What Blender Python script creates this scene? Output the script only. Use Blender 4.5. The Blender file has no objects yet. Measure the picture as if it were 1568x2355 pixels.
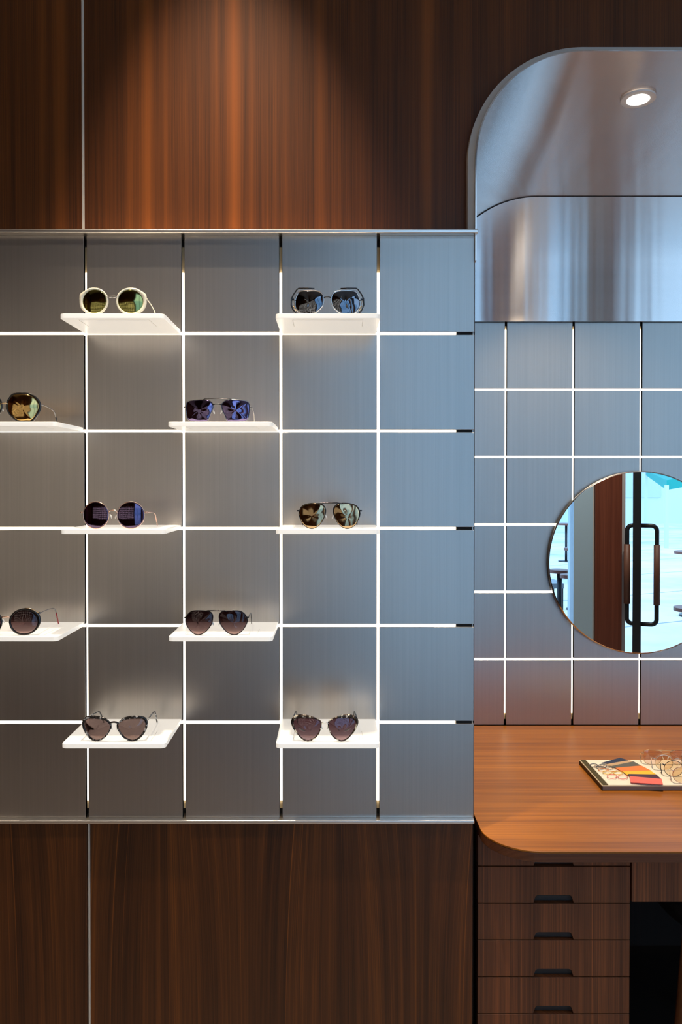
import bpy, bmesh, math, random
from mathutils import Vector
sc = bpy.context.scene
col = sc.collection
R = math.radians
random.seed(3)

# ------------------------------------------------------------------ camera
F, CX, HY, PITCH, EYE = 1832.0, 766.0, 1112.0, R(0.7), 1.54
PY = HY + F*math.tan(PITCH)
cam_d = bpy.data.cameras.new('camera'); cam = bpy.data.objects.new('camera', cam_d); col.objects.link(cam)
cam.location = (0, 0, EYE); cam.rotation_euler = (R(90)-PITCH, 0, 0)
cam_d.sensor_fit = 'HORIZONTAL'; cam_d.sensor_width = 36; cam_d.lens = 36*F/1568
cam_d.shift_x = (784-CX)/1568; cam_d.shift_y = (PY-1177.5)/1568
cam_d.clip_start = 0.05; cam_d.clip_end = 200
sc.camera = cam

def ray(px, py):
    xc, yc = (px-CX)/F, (PY-py)/F
    return Vector((xc, math.cos(PITCH)+yc*math.sin(PITCH), yc*math.cos(PITCH)-math.sin(PITCH)))
def at(px, py, Y):            # point of the vertical plane y = Y
    d = ray(px, py); return Vector((0, 0, EYE)) + d*(Y/d.y)
def on(px, py, Z):            # point of the horizontal plane z = Z
    d = ray(px, py); return Vector((0, 0, EYE)) + d*((Z-EYE)/d.z)

# ------------------------------------------------------------------ materials
def newmat(name):
    m = bpy.data.materials.new(name); m.use_nodes = True
    nt = m.node_tree; nt.nodes.clear()
    out = nt.nodes.new('ShaderNodeOutputMaterial')
    return m, nt, out
def N(nt, t, **kw):
    n = nt.nodes.new(t)
    for k, v in kw.items():
        if k in n.inputs: n.inputs[k].default_value = v
        else: setattr(n, k, v)
    return n
def L(nt, a, b): nt.links.new(a, b)
def rgb(c): return (c[0], c[1], c[2], 1)
def simple(name, c, rough=.5, metal=0, emis=None, es=0, coat=0, spec=.5, trans=0):
    m, nt, out = newmat(name)
    p = N(nt, 'ShaderNodeBsdfPrincipled'); p.inputs['Base Color'].default_value = rgb(c)
    p.inputs['Roughness'].default_value = rough; p.inputs['Metallic'].default_value = metal
    p.inputs['Coat Weight'].default_value = coat; p.inputs['Specular IOR Level'].default_value = spec
    p.inputs['Transmission Weight'].default_value = trans
    if emis: p.inputs['Emission Color'].default_value = rgb(emis); p.inputs['Emission Strength'].default_value = es
    # slight procedural variation so no surface is perfectly even
    tc = N(nt, 'ShaderNodeTexCoord'); no = N(nt, 'ShaderNodeTexNoise', Scale=60.0)
    mr = N(nt, 'ShaderNodeMapRange'); mr.inputs['To Min'].default_value = rough*.9; mr.inputs['To Max'].default_value = min(1, rough*1.1+.01)
    L(nt, tc.outputs['Object'], no.inputs['Vector']); L(nt, no.outputs['Fac'], mr.inputs['Value']); L(nt, mr.outputs[0], p.inputs['Roughness'])
    L(nt, p.outputs[0], out.inputs[0]); return m

def math_(nt, op, a, b=None):
    n = N(nt, 'ShaderNodeMath', operation=op)
    for i, v in enumerate((a, b)):
        if v is None: continue
        if isinstance(v, (int, float)): n.inputs[i].default_value = v
        else: L(nt, v, n.inputs[i])
    return n.outputs[0]
def noise(nt, vec, scale, detail=3, rough=.55):
    n = N(nt, 'ShaderNodeTexNoise', Scale=scale, Detail=detail, Roughness=rough); L(nt, vec, n.inputs['Vector']); return n.outputs['Fac']
def ramp(nt, fac, stops):
    r = N(nt, 'ShaderNodeValToRGB'); e = r.color_ramp.elements
    e[0].position, e[0].color = stops[0][0], rgb(stops[0][1]); e[1].position, e[1].color = stops[-1][0], rgb(stops[-1][1])
    for p, c in stops[1:-1]: k = e.new(p); k.color = rgb(c)
    L(nt, fac, r.inputs['Fac']); return r.outputs['Color']

def wood(name, axis, dark, mid, light, rough=.36, streaks=None, gain=1.0, arch=0.0, coat=.0, fine=150, off=0.0, wt=(.22,.28,.42), vess=.7):
    m, nt, out = newmat(name)
    tc = N(nt, 'ShaderNodeTexCoord'); sep = N(nt, 'ShaderNodeSeparateXYZ'); L(nt, tc.outputs['Object'], sep.inputs[0])
    X, Y, Z = sep.outputs
    along = {'x': X, 'y': Y, 'z': Z}[axis]
    acr = [o for k, o in (('x', X), ('y', Y), ('z', Z)) if k != axis]
    across = math_(nt, 'ADD', acr[0], acr[1])
    across = math_(nt, 'ADD', across, off)
    if arch:      # gentle cathedral figure: grain lines bow along the length
        w = math_(nt, 'SINE', math_(nt, 'MULTIPLY', acr[0], 16.0))
        w = math_(nt, 'MULTIPLY', w, math_(nt, 'MULTIPLY', math_(nt, 'POWER', math_(nt, 'MAXIMUM', along, 0.0), 3.0), arch))
        across = math_(nt, 'ADD', across, w)
    def v(ka, kl):
        c = N(nt, 'ShaderNodeCombineXYZ'); L(nt, math_(nt, 'MULTIPLY', across, ka), c.inputs[0]); L(nt, math_(nt, 'MULTIPLY', along, kl), c.inputs[1]); return c.outputs[0]
    broad = noise(nt, v(11, .35), 1.0, 2)
    mids = noise(nt, v(46, .5), 1.0, 3)
    fin = noise(nt, v(fine*2.0, 1.6), 1.0, 3, .7)
    pores = noise(nt, v(900, 14), 1.0, 2)
    a = math_(nt, 'ADD', math_(nt, 'MULTIPLY', broad, wt[0]), math_(nt, 'MULTIPLY', mids, wt[1]))
    a = math_(nt, 'ADD', a, math_(nt, 'MULTIPLY', fin, wt[2])); a = math_(nt, 'ADD', a, math_(nt, 'MULTIPLY', pores, .08))
    c = ramp(nt, a, [(.36, dark), (.50, mid), (.60, tuple((x+y)/2 for x, y in zip(mid, light))), (.72, light)])
    # thin bright vessels
    th = noise(nt, v(130, .25), 1.0, 1); thr = N(nt, 'ShaderNodeMapRange'); thr.inputs['From Min'].default_value = .66; thr.inputs['From Max'].default_value = .72; thr.inputs['To Max'].default_value = vess
    L(nt, th, thr.inputs['Value'])
    mx = N(nt, 'ShaderNodeMix', data_type='RGBA'); L(nt, thr.outputs[0], mx.inputs[0]); L(nt, c, mx.inputs[6]); mx.inputs[7].default_value = rgb(light); c = mx.outputs[2]
    if streaks:
        fac = math_(nt, 'DIVIDE', math_(nt, 'ADD', X, 1.0), 2.0)
        wob = math_(nt, 'MULTIPLY', math_(nt, 'SUBTRACT', noise(nt, v(9, 1.6), 1.0, 1), .5), .006)
        st = []
        for x, w, amp in streaks:
            p = (x+1)/2; st += [(p-w/2, (0, 0, 0)), (p, (amp,)*3), (p+w/2, (0, 0, 0))]
        st = [(0, (0, 0, 0))]+sorted(st)+[(1, (0, 0, 0))]
        s = ramp(nt, math_(nt, 'ADD', fac, wob), st)
        mx = N(nt, 'ShaderNodeMix', data_type='RGBA'); L(nt, s, mx.inputs[0]); L(nt, c, mx.inputs[6]); mx.inputs[7].default_value = rgb(tuple(min(1, k*1.45) for k in light)); c = mx.outputs[2]
    p = N(nt, 'ShaderNodeBsdfPrincipled'); L(nt, c, p.inputs['Base Color']); p.inputs['Roughness'].default_value = rough
    p.inputs['Coat Weight'].default_value = coat; p.inputs['Coat Roughness'].default_value = .25; p.inputs['Specular IOR Level'].default_value = .3
    b = N(nt, 'ShaderNodeBump', Strength=.12, Distance=.0004); L(nt, pores, b.inputs['Height']); L(nt, b.outputs[0], p.inputs['Normal'])
    L(nt, p.outputs[0], out.inputs[0]); return m

def brushed(name, c, rough, aniso, tangent, brush='z', var=.07, wave=0):
    m, nt, out = newmat(name)
    tc = N(nt, 'ShaderNodeTexCoord'); mp = N(nt, 'ShaderNodeMapping')
    mp.inputs['Scale'].default_value = {'z': (700, 700, 3), 'x': (3, 500, 700)}[brush]
    L(nt, tc.outputs['Object'], mp.inputs[0])
    n1 = noise(nt, mp.outputs[0], 1.0, 2)
    mp2 = N(nt, 'ShaderNodeMapping'); mp2.inputs['Scale'].default_value = {'z': (120, 120, .7), 'x': (.7, 60, 120)}[brush]
    L(nt, tc.outputs['Object'], mp2.inputs[0]); n2 = noise(nt, mp2.outputs[0], 1.0, 3)
    s = math_(nt, 'ADD', math_(nt, 'MULTIPLY', n1, .5), math_(nt, 'MULTIPLY', n2, .5))
    lo = tuple(k*(1-var) for k in c); hi = tuple(min(1, k*(1+var)) for k in c)
    cc = ramp(nt, s, [(.3, lo), (.7, hi)])
    p = N(nt, 'ShaderNodeBsdfPrincipled'); L(nt, cc, p.inputs['Base Color'])
    p.inputs['Metallic'].default_value = 1; p.inputs['Anisotropic'].default_value = aniso
    mr = N(nt, 'ShaderNodeMapRange'); mr.inputs['To Min'].default_value = rough*.93; mr.inputs['To Max'].default_value = rough*1.07
    L(nt, s, mr.inputs['Value']); L(nt, mr.outputs[0], p.inputs['Roughness'])
    if aniso:
        t = N(nt, 'ShaderNodeCombineXYZ'); 
        for i in range(3): t.inputs[i].default_value = tangent[i]
        L(nt, t.outputs[0], p.inputs['Tangent'])
    if wave:
        mp3 = N(nt, 'ShaderNodeMapping'); mp3.inputs['Scale'].default_value = (10, .4, .35); L(nt, tc.outputs['Object'], mp3.inputs[0])
        n3 = noise(nt, mp3.outputs[0], 1.0, 2, .45); b = N(nt, 'ShaderNodeBump', Strength=1.0, Distance=wave); L(nt, n3, b.inputs['Height']); L(nt, b.outputs[0], p.inputs['Normal'])
    L(nt, p.outputs[0], out.inputs[0]); return m

def emit(name, c, s):
    m, nt, out = newmat(name); e = N(nt, 'ShaderNodeEmission'); e.inputs[0].default_value = rgb(c); e.inputs[1].default_value = s
    L(nt, e.outputs[0], out.inputs[0]); return m

def lens_mat(name, tint, refl, fac, rough=.03, top=None):
    """tinted lens: see-through tint plus a mirror coating; 'top' = darker tint at the top of the lens (gradient-dyed)"""
    m, nt, out = newmat(name)
    t = N(nt, 'ShaderNodeBsdfTransparent'); t.inputs[0].default_value = rgb(tint)
    if top:
        tc = N(nt, 'ShaderNodeTexCoord'); sp = N(nt, 'ShaderNodeSeparateXYZ'); L(nt, tc.outputs['Generated'], sp.inputs[0])
        c = ramp(nt, sp.outputs[2], [(.15, tint), (.75, top)]); L(nt, c, t.inputs[0])
    g = N(nt, 'ShaderNodeBsdfGlossy'); g.inputs[0].default_value = rgb(refl); g.inputs['Roughness'].default_value = rough
    fr = N(nt, 'ShaderNodeFresnel', IOR=1.5)
    f = math_(nt, 'MAXIMUM', fr.outputs[0], fac)
    mx = N(nt, 'ShaderNodeMixShader'); L(nt, f, mx.inputs[0]); L(nt, t.outputs[0], mx.inputs[1]); L(nt, g.outputs[0], mx.inputs[2])
    L(nt, mx.outputs[0], out.inputs[0]); return m

SD = (.030, .0115, .0055)
STREAKS = [(-.665,.012,.25),(-.622,.022,.45),(-.466,.010,.25),(-.4256,.020,.55),(-.384,.012,.28),(-.266,.009,.25),(-.226,.022,.55),(-.186,.010,.3),(-.031,.014,.35),(.214,.020,.5)]
M = {}
M['wood_up'] = wood('wood_upper', 'z', (.040,.0120,.0035), (.112,.031,.0055), (.235,.063,.008), streaks=STREAKS, rough=.45, fine=230, wt=(.20,.26,.40), vess=.2)
M['wood_low'] = wood('wood_lower', 'z', (.028,.0090,.0033), (.088,.027,.0065), (.28,.080,.011), arch=.05, fine=150, off=3.3, rough=.4, wt=(.26,.30,.32), vess=.6)
M['wood_draw'] = wood('wood_drawer', 'z', (.052,.019,.009), (.15,.048,.018), (.37,.110,.032), off=7.7, fine=120)
M['wood_desk'] = wood('wood_desk', 'x', (.185,.056,.008), (.32,.106,.011), (.55,.20,.018), rough=.38, coat=.0, fine=70)
M['wood_edge'] = wood('wood_edge', 'x', (.08,.028,.014), (.13,.045,.02), (.20,.07,.03), rough=.35)
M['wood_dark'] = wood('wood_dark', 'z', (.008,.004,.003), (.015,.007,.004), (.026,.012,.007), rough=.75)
M['steel'] = brushed('panel_steel', (.455,.425,.395), .345, .25, (1,0,0), 'z')
M['hood'] = brushed('hood_steel', (.78,.74,.72), .22, 1.0, (0,0,1), 'x', .03, .0014)
M['hood_up'] = brushed('hood_ceiling_steel', (.80,.75,.72), .22, 1.0, (0,1,0), 'x', .03, .0012)
M['seam'] = simple('seam_steel', (.75,.69,.60), .4, .25)
M['trim'] = brushed('trim_steel', (.78,.74,.70), .3, .3, (1,0,0), 'x', .06)
M['rim'] = simple('rim_steel', (.60,.57,.53), .45, .3)
M['black'] = simple('black_recess', (.006,.005,.005), .8)
M['led'] = emit('led_diffuser', (1.0,.86,.68), 3.2)
M['led2'] = emit('led_diffuser_niche', (1.0,.86,.68), 3.0)
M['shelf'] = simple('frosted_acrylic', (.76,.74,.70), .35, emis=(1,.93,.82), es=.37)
M['shelf_line'] = simple('shelf_groove', (.50,.49,.47), .6)
M['led_spill'] = simple('led_spill_strip', (.92,.72,.42), .6)  # amber of the fading LED light put into the colour
M['white'] = simple('white_paint', (.8,.78,.74), .4)
M['lamp'] = emit('lamp_lens', (1,.9,.76), 14)

# ------------------------------------------------------------------ mesh helpers
def link(name, bm, mat, parent=None, smooth=False, bevel=0, seg=2):
    me = bpy.data.meshes.new(name); bmesh.ops.recalc_face_normals(bm, faces=bm.faces); bm.to_mesh(me); bm.free()
    o = bpy.data.objects.new(name, me); col.objects.link(o)
    for mm in (mat if isinstance(mat, (list, tuple)) else [mat]): me.materials.append(mm)
    if parent: o.parent = parent
    if smooth:
        for p in me.polygons: p.use_smooth = True
    if bevel:
        b = o.modifiers.new('bevel', 'BEVEL'); b.width = bevel; b.segments = seg; b.limit_method = 'ANGLE'; b.angle_limit = R(40)
    return o
def tag(o, label=None, cat=None, group=None, kind=None):
    if label: o['label'] = label
    if cat: o['category'] = cat
    if group: o['group'] = group
    if kind: o['kind'] = kind
    return o
def empty(name, loc=(0,0,0)):
    o = bpy.data.objects.new(name, None); col.objects.link(o); o.location = loc; o.empty_display_size = .05; return o
def box(bm, x0, x1, y0, y1, z0, z1, org=(0,0,0)):
    ox, oy, oz = org
    v = [bm.verts.new((x-ox, y-oy, z-oz)) for x in (x0, x1) for y in (y0, y1) for z in (z0, z1)]
    for f in ((0,1,3,2),(4,6,7,5),(0,4,5,1),(2,3,7,6),(0,2,6,4),(1,5,7,3)): bm.faces.new([v[i] for i in f])
def prism(bm, pts, axis, a, b, org=(0,0,0)):
    """2-D outline extruded along axis ('y': pts are x,z ; 'z': pts are x,y ; 'x': pts are y,z)"""
    def P(p, t):
        q = {'y': (p[0], t, p[1]), 'z': (p[0], p[1], t), 'x': (t, p[0], p[1])}[axis]
        return tuple(q[i]-org[i] for i in range(3))
    A = [bm.verts.new(P(p, a)) for p in pts]; B = [bm.verts.new(P(p, b)) for p in pts]
    n = len(pts); bm.faces.new(A); bm.faces.new(B[::-1])
    for i in range(n): bm.faces.new((A[i], A[(i+1) % n], B[(i+1) % n], B[i]))
def tube(bm, pts, r, sides=8, closed=False, flat=1.0):
    pts = [Vector(p) for p in pts]; n = len(pts); rr = r if isinstance(r, (list, tuple)) else [r]*n
    rings = []; up = None
    for i, p in enumerate(pts):
        a = pts[(i-1) % n] if (closed or i > 0) else p; b = pts[(i+1) % n] if (closed or i < n-1) else p
        t = (b-a).normalized()
        if up is None: up = t.orthogonal().normalized() if abs(t.y) > .9 else Vector((0,1,0)).cross(t).normalized()
        u = (up - t*up.dot(t)).normalized(); up = u; w = t.cross(u)
        rings.append([bm.verts.new(p + (u*math.cos(2*math.pi*k/sides)*flat + w*math.sin(2*math.pi*k/sides))*rr[i]) for k in range(sides)])
    m = n if closed else n-1
    for i in range(m):
        A, B = rings[i], rings[(i+1) % n]
        for k in range(sides): bm.faces.new((A[k], A[(k+1) % sides], B[(k+1) % sides], B[k]))
    if not closed: bm.faces.new(rings[0][::-1]); bm.faces.new(rings[-1])
def boxo(name, x0, x1, y0, y1, z0, z1, mat, parent=None, bevel=0, org=(0,0,0)):
    bm = bmesh.new(); box(bm, x0, x1, y0, y1, z0, z1, org); return link(name, bm, mat, parent, bevel=bevel)
def struct(o, label=None): o['kind'] = 'structure'; o['label'] = label or o.name.replace('_', ' '); return o
def disc(bm, c, r0, r1, y0, y1, n=96, axis='y'):
    """annulus (r0>0) or disc solid along axis"""
    def P(a, r, t):
        if axis == 'y': return (c[0]+r*math.cos(a), t, c[2]+r*math.sin(a))
        return (c[0]+r*math.cos(a), c[1]+r*math.sin(a), t)
    def ring(r, t): return [bm.verts.new(P(2*math.pi*k/n, r, t)) for k in range(n)]
    if r0 <= 0:
        A, B = ring(r1, y0), ring(r1, y1); bm.faces.new(A); bm.faces.new(B[::-1])
        for k in range(n): bm.faces.new((A[k], A[(k+1) % n], B[(k+1) % n], B[k]))
    else:
        Q = [ring(r0, y0), ring(r1, y0), ring(r1, y1), ring(r0, y1)]
        for j in range(4):
            A, B = Q[j], Q[(j+1) % 4]
            for k in range(n): bm.faces.new((A[k], A[(k+1) % n], B[(k+1) % n], B[k]))

# ------------------------------------------------------------------ the setting
D = 1.80                 # front of the display wall
CELL = .22
VX = [.1018 - CELL*k for k in range(9)]         # vertical gaps
HZ = [EYE + .3385 - CELL*k for k in range(5)]   # horizontal gaps
PR = .3185                                      # right edge of display wall
PT, PB = EYE+.5575, EYE-.7590
PL = VX[-1]
BACK = 2.60                                     # niche back wall
NL, NR = .334, 2.40
ROOM_L, ROOM_R, ROOM_F, CEIL = -3.0, 4.2, -1.2, 3.6

# upper/back wall with the arched opening
AX, AZ, AR = .5615, EYE+.7246, .258             # arch corner centre and outer radius
def arch(r, n=28, zbot=None, right=True):
    """outline of the arch from lower left up and over to lower right, at radius r round the corner centre"""
    pts = []
    zb = zbot if zbot is not None else EYE+.5
    cxr = NL+NR-AX
    pts.append((AX-r, zb))
    for i in range(n+1):
        a = math.pi - (math.pi/2)*i/n; pts.append((AX+r*math.cos(a), AZ+r*math.sin(a)))
    for i in range(n+1):
        a = math.pi/2 - (math.pi/2)*i/n; pts.append((cxr+r*math.cos(a), AZ+r*math.sin(a)))
    pts.append((cxr+r, zb)); return pts
W0 = 1.83
a_out = arch(AR-.004, zbot=0.0)
pts = [(ROOM_L, 0), (ROOM_L, CEIL), (ROOM_R, CEIL), (ROOM_R, 0)] + a_out[::-1]
bm = bmesh.new(); prism(bm, pts, 'y', W0, W0+.04)
bm.normal_update(); bmesh.ops.triangulate(bm, faces=[f for f in bm.faces if len(f.verts) > 4])
struct(link('wall_back', bm, M['wood_up']), 'dark reddish-brown striped wood panelling above the display grid')
# lower wood panels under the display
bm = bmesh.new(); box(bm, ROOM_L, VX[3]-.004, 1.808, W0, 0, PB-.009); box(bm, VX[3]+.004, PR, 1.808, W0, 0, PB-.009)
struct(link('wall_lower', bm, M['wood_low'], bevel=.0008), 'striped wood panelling below the display grid')
# seams
def seam(name, x, y, z0, z1, w, label):
    bm = bmesh.new(); prism(bm, [(x-w/2, y+.012), (x-w/2, y+.001), (x-w/4, y-.0012), (x+w/4, y-.0012), (x+w/2, y+.001), (x+w/2, y+.012)], 'z', z0, z1)
    return struct(link(name, bm, M['seam'], smooth=False), label)
seam('trim_1', -.5715, W0-.001, PT+.011, CEIL, .0062, 'thin steel strip between the upper wood panels')
seam('trim_2', VX[3]+.0005, 1.812, .0, PB-.010, .0075, 'thin steel strip between the lower wood panels')

floor_m = simple('terrazzo_floor', (.42,.36,.31), .35)
struct(boxo('floor', ROOM_L, ROOM_R, ROOM_F, BACK+.1, -.05, 0, floor_m), 'dark floor')
struct(boxo('floor_niche', NL-.002, NR+.002, W0+.05, BACK+.03, 0, .004, M['wood_dark']), 'dark slab added on the niche floor to blacken the knee space')  # dark slab added so the space under the desk reads black
ceil_m = simple('ceiling_paint', (.62,.58,.53), .8)
struct(boxo('ceiling', ROOM_L, ROOM_R, ROOM_F, W0+.04, CEIL, CEIL+.05, ceil_m), 'ceiling')
struct(boxo('wall_left', ROOM_L-.05, ROOM_L, ROOM_F, W0, 0, CEIL, M['wood_up']), 'left wood wall')
struct(boxo('wall_right', ROOM_R, ROOM_R+.05, ROOM_F, W0, 0, CEIL, M['wood_up']), 'right wood wall')
# niche enclosure
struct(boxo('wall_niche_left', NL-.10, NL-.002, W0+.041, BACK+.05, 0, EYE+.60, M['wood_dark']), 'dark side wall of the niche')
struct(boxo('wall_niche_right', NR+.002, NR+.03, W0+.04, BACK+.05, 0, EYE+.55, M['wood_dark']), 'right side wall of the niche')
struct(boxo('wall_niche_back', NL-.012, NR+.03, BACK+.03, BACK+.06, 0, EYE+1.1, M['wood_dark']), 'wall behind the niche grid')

# ------------------------------------------------------------------ lit grid walls
def grid_wall(name, label, cat, xs, zs, xl, xr, zb, zt, y, ledv, ledh, led, mat, gap=.0066, th=.011):
    root = empty(name, ((xl+xr)/2, y, zb)); tag(root, label, cat); org = root.location
    cols = [xl]+sorted(xs)+[xr]; rows = [zb]+sorted(zs)+[zt]
    for i in range(len(cols)-1):
        for j in range(len(rows)-1):
            x0 = cols[i]+(gap/2 if i else 0); x1 = cols[i+1]-(gap/2 if i < len(cols)-2 else 0)
            z0 = rows[j]+(gap/2 if j else 0); z1 = rows[j+1]-(gap/2 if j < len(rows)-2 else 0)
            bm = bmesh.new(); box(bm, x0, x1, y, y+th, z0, z1, org)
            link('metal_panel', bm, mat, root, bevel=.0006, seg=1)
    bm = bmesh.new(); box(bm, xl, xr, y+.0265, y+.0295, zb, zt, org); link('backing_board', bm, M['black'], root)
    for x in xs:
        bm = bmesh.new(); box(bm, x-.012, x+.012, y+.0240, y+.0262, zb+.012, zt-.018, org); link('led_spill_strip', bm, M['led_spill'], root)  # added strip, catches LED spill so the line ends fade out
        bm = bmesh.new(); box(bm, x-.010, x+.010, y+.0195, y+.0235, ledv[0], ledv[1], org); link('light_strip', bm, led, root)
    for z in zs:
        bm = bmesh.new(); box(bm, ledh[0], ledh[1], y+.013, y+.019, z-.010, z+.010, org); link('light_strip', bm, led, root)
    return root
disp = grid_wall('display_wall', 'brushed steel display wall with a glowing grid of white light lines and shelves', 'display wall',
                 VX[:-1], HZ, PL, PR, PB, PT, D, (PB+.032, PT-.078), (PL, .2790), M['led'], M['steel'])
org = disp.location
# black strips stand in for the dark of the unlit gap ends
bm = bmesh.new()
for z in HZ: box(bm, .2795, PR-.004, D+.004, D+.018, z-.006, z+.006, org)
link('gap_shade', bm, M['black'], disp)
bm = bmesh.new(); box(bm, PL, PR+.0045, 1.779, W0+.002, PT, PT+.0095, org)
o = link('top_ledge', bm, M['trim'], disp, bevel=.0025, seg=3)
bm = bmesh.new(); box(bm, PL, PR, 1.786, W0+.0, PB-.0085, PB, org)
link('bottom_ledge', bm, M['trim'], disp, bevel=.002, seg=3)
bm = bmesh.new(); box(bm, PR-.002, PR, D+.012, W0+.04, PB, PT, org); link('side_cheek', bm, M['steel'], disp)

NX = [.5625+.2203*k for k in range(8)]
NZ = [EYE+.3067-.2203*k for k in range(5)]
DESK = EYE-.792
ng = grid_wall('niche_grid_wall', 'brushed steel grid wall with glowing lines at the back of the niche', 'display wall',
               NX, NZ, NL, NR, DESK+.002, EYE+.535, BACK, (DESK+.035, EYE+.505), (NL, NR), M['led2'], M['steel'], gap=.0072)

# ------------------------------------------------------------------ hood
hood = empty('arched_hood', (AX, W0, AZ)); tag(hood, 'polished brushed steel arched hood over the niche, with a rounded corner', 'hood'); ho = hood.location
RI = .2405
bm = bmesh.new()
def arc2(x0, top, r, zb, n=28):
    cx, cz = x0+r, top-r; pts = [(x0, zb), (x0, (zb+cz)/2)]
    for i in range(n+1):
        a = math.pi-(math.pi/2)*i/n; pts.append((cx+r*math.cos(a), cz+r*math.sin(a)))
    right = [(NL+NR-p[0], p[1]) for p in pts[::-1]]
    mid = [(cx+(NL+NR-2*cx)*k/6, top) for k in range(1, 6)]
    return pts+mid+right
A = arc2(AX-RI, AZ+RI, RI, EYE+.50); B = arc2(.335, EYE+.929, .325, EYE+.50)
rows = []
for s in range(13):
    t = s/12; y = 1.79+(BACK-.012-1.79)*t
    rows.append([bm.verts.new((a[0]*(1-t)+b[0]*t-ho.x, y-ho.y, a[1]*(1-t)+b[1]*t-ho.z)) for a, b in zip(A, B)])
for r0, r1 in zip(rows, rows[1:]):
    for k in range(len(r0)-1): bm.faces.new((r0[k], r0[k+1], r1[k+1], r1[k]))
o = link('curved_ceiling_sheet', bm, M['hood_up'], hood, smooth=True)
s = o.modifiers.new('solid', 'SOLIDIFY'); s.thickness = .003; s.offset = 1; e = o.modifiers.new('es', 'EDGE_SPLIT'); e.split_angle = R(35)
# back sheet, slightly bowed, closes the arch above the grid
bm = bmesh.new()
Bi = arc2(.337, EYE+.9265, .325, EYE+.525); n = len(Bi)//2
nz = 10; cols_ = []
for (x, zt) in Bi[2:-2]:
    cols_.append([bm.verts.new((x-ho.x, BACK-.014-ho.y, (EYE+.525)+(zt-EYE-.525)*k/nz-ho.z)) for k in range(nz+1)])
for c0, c1 in zip(cols_, cols_[1:]):
    for k in range(nz):
        if (c0[0].co-c1[0].co).length > 1e-6: bm.faces.new((c0[k], c1[k], c1[k+1], c0[k+1]))
o = link('back_sheet', bm, M['hood'], hood, smooth=True)
s = o.modifiers.new('solid', 'SOLIDIFY'); s.thickness = .003; s.offset = 1; e = o.modifiers.new('es', 'EDGE_SPLIT'); e.split_angle = R(35)
# rim
ao, ai = arch(AR, 36, PT+.01), arch(RI, 36, PT+.01)
bm = bmesh.new(); n = len(ao)
V = [[bm.verts.new((p[0]-ho.x, y-ho.y, p[1]-ho.z)) for p in pp] for pp, y in ((ao, 1.84), (ao, 1.806), (ai, 1.80), (ai, 1.84))]
for j in range(4):
    P_, Q_ = V[j], V[(j+1) % 4]
    for k in range(n-1): bm.faces.new((P_[k], P_[k+1], Q_[k+1], Q_[k]))
bm.faces.new([v[0] for v in V]); bm.faces.new([v[-1] for v in V])
o = link('arch_rim', bm, M['rim'], hood, smooth=True)
e = o.modifiers.new('es', 'EDGE_SPLIT'); e.split_angle = R(35)

# downlight in the hood
dl = at(1467, 234, 1.985); dl.z = EYE+.9651-(.0361)*(dl.y-1.79)/.798
droot = empty('recessed_downlight', dl); tag(droot, 'round recessed downlight glowing in the steel hood ceiling', 'downlight')
tilt = math.atan2(-(.9646-.929), .8)
bm = bmesh.new(); disc(bm, (0,0,0), .027, .042, -.0065, -.0015, 64, 'z'); o = link('trim_ring', bm, simple('satin_ring', (.93,.91,.88), .5, 0), droot, bevel=.0012)
bm = bmesh.new(); rg = []
for k in range(7):
    a = math.pi/2*k/6; rg.append([bm.verts.new((.0265*math.cos(a)*math.cos(2*math.pi*j/48), .0265*math.cos(a)*math.sin(2*math.pi*j/48), -.004-.006*math.sin(a))) for j in range(48)] if k < 6 else bm.verts.new((0,0,-.010)))
for a, b in zip(rg[:5], rg[1:6]):
    for j in range(48): bm.faces.new((a[j], a[(j+1) % 48], b[(j+1) % 48], b[j]))
for j in range(48): bm.faces.new((rg[5][j], rg[5][(j+1) % 48], rg[6]))
bm.faces.new(rg[0]); link('lamp_lens', bm, M['lamp'], droot, smooth=True)
droot.rotation_euler = (tilt, 0, 0)

# ------------------------------------------------------------------ round mirror
mc = (.9935, BACK-.022, EYE-.2565); MRAD = .2970
mr_ = empty('round_mirror', (mc[0], BACK, mc[2]-MRAD)); tag(mr_, 'large round frameless mirror on the lit steel grid above the desk', 'mirror')
mo = mr_.location
def off(bm):
    bmesh.ops.translate(bm, verts=bm.verts, vec=-mo)
m_mir, nt, out = newmat('mirror_glass'); g = N(nt, 'ShaderNodeBsdfGlossy'); g.inputs[0].default_value = (.93,.95,.96,1); g.inputs['Roughness'].default_value = 0.0; L(nt, g.outputs[0], out.inputs[0])
bm = bmesh.new(); disc(bm, mc, 0, MRAD-.004, BACK-.022, BACK-.016, 128); off(bm); link('mirror_glass', bm, m_mir, mr_)
bm = bmesh.new()
A = [bm.verts.new((mc[0]+(MRAD-.004)*math.cos(2*math.pi*k/128), BACK-.0221, mc[2]+(MRAD-.004)*math.sin(2*math.pi*k/128))) for k in range(128)]
B = [bm.verts.new((mc[0]+MRAD*math.cos(2*math.pi*k/128), BACK-.0195, mc[2]+MRAD*math.sin(2*math.pi*k/128))) for k in range(128)]
C = [bm.verts.new((mc[0]+MRAD*math.cos(2*math.pi*k/128), BACK-.0155, mc[2]+MRAD*math.sin(2*math.pi*k/128))) for k in range(128)]
for P_, Q_ in ((A, B), (B, C)):
    for k in range(128): bm.faces.new((P_[k], P_[(k+1) % 128], Q_[(k+1) % 128], Q_[k]))
off(bm); link('bevelled_edge', bm, simple('bevel_glass', (.8,.84,.86), .12, 1), mr_, smooth=True)
bm = bmesh.new(); disc(bm, mc, 0, MRAD-.004, BACK-.016, BACK-.001, 96); off(bm); link('backing', bm, M['black'], mr_)

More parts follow.
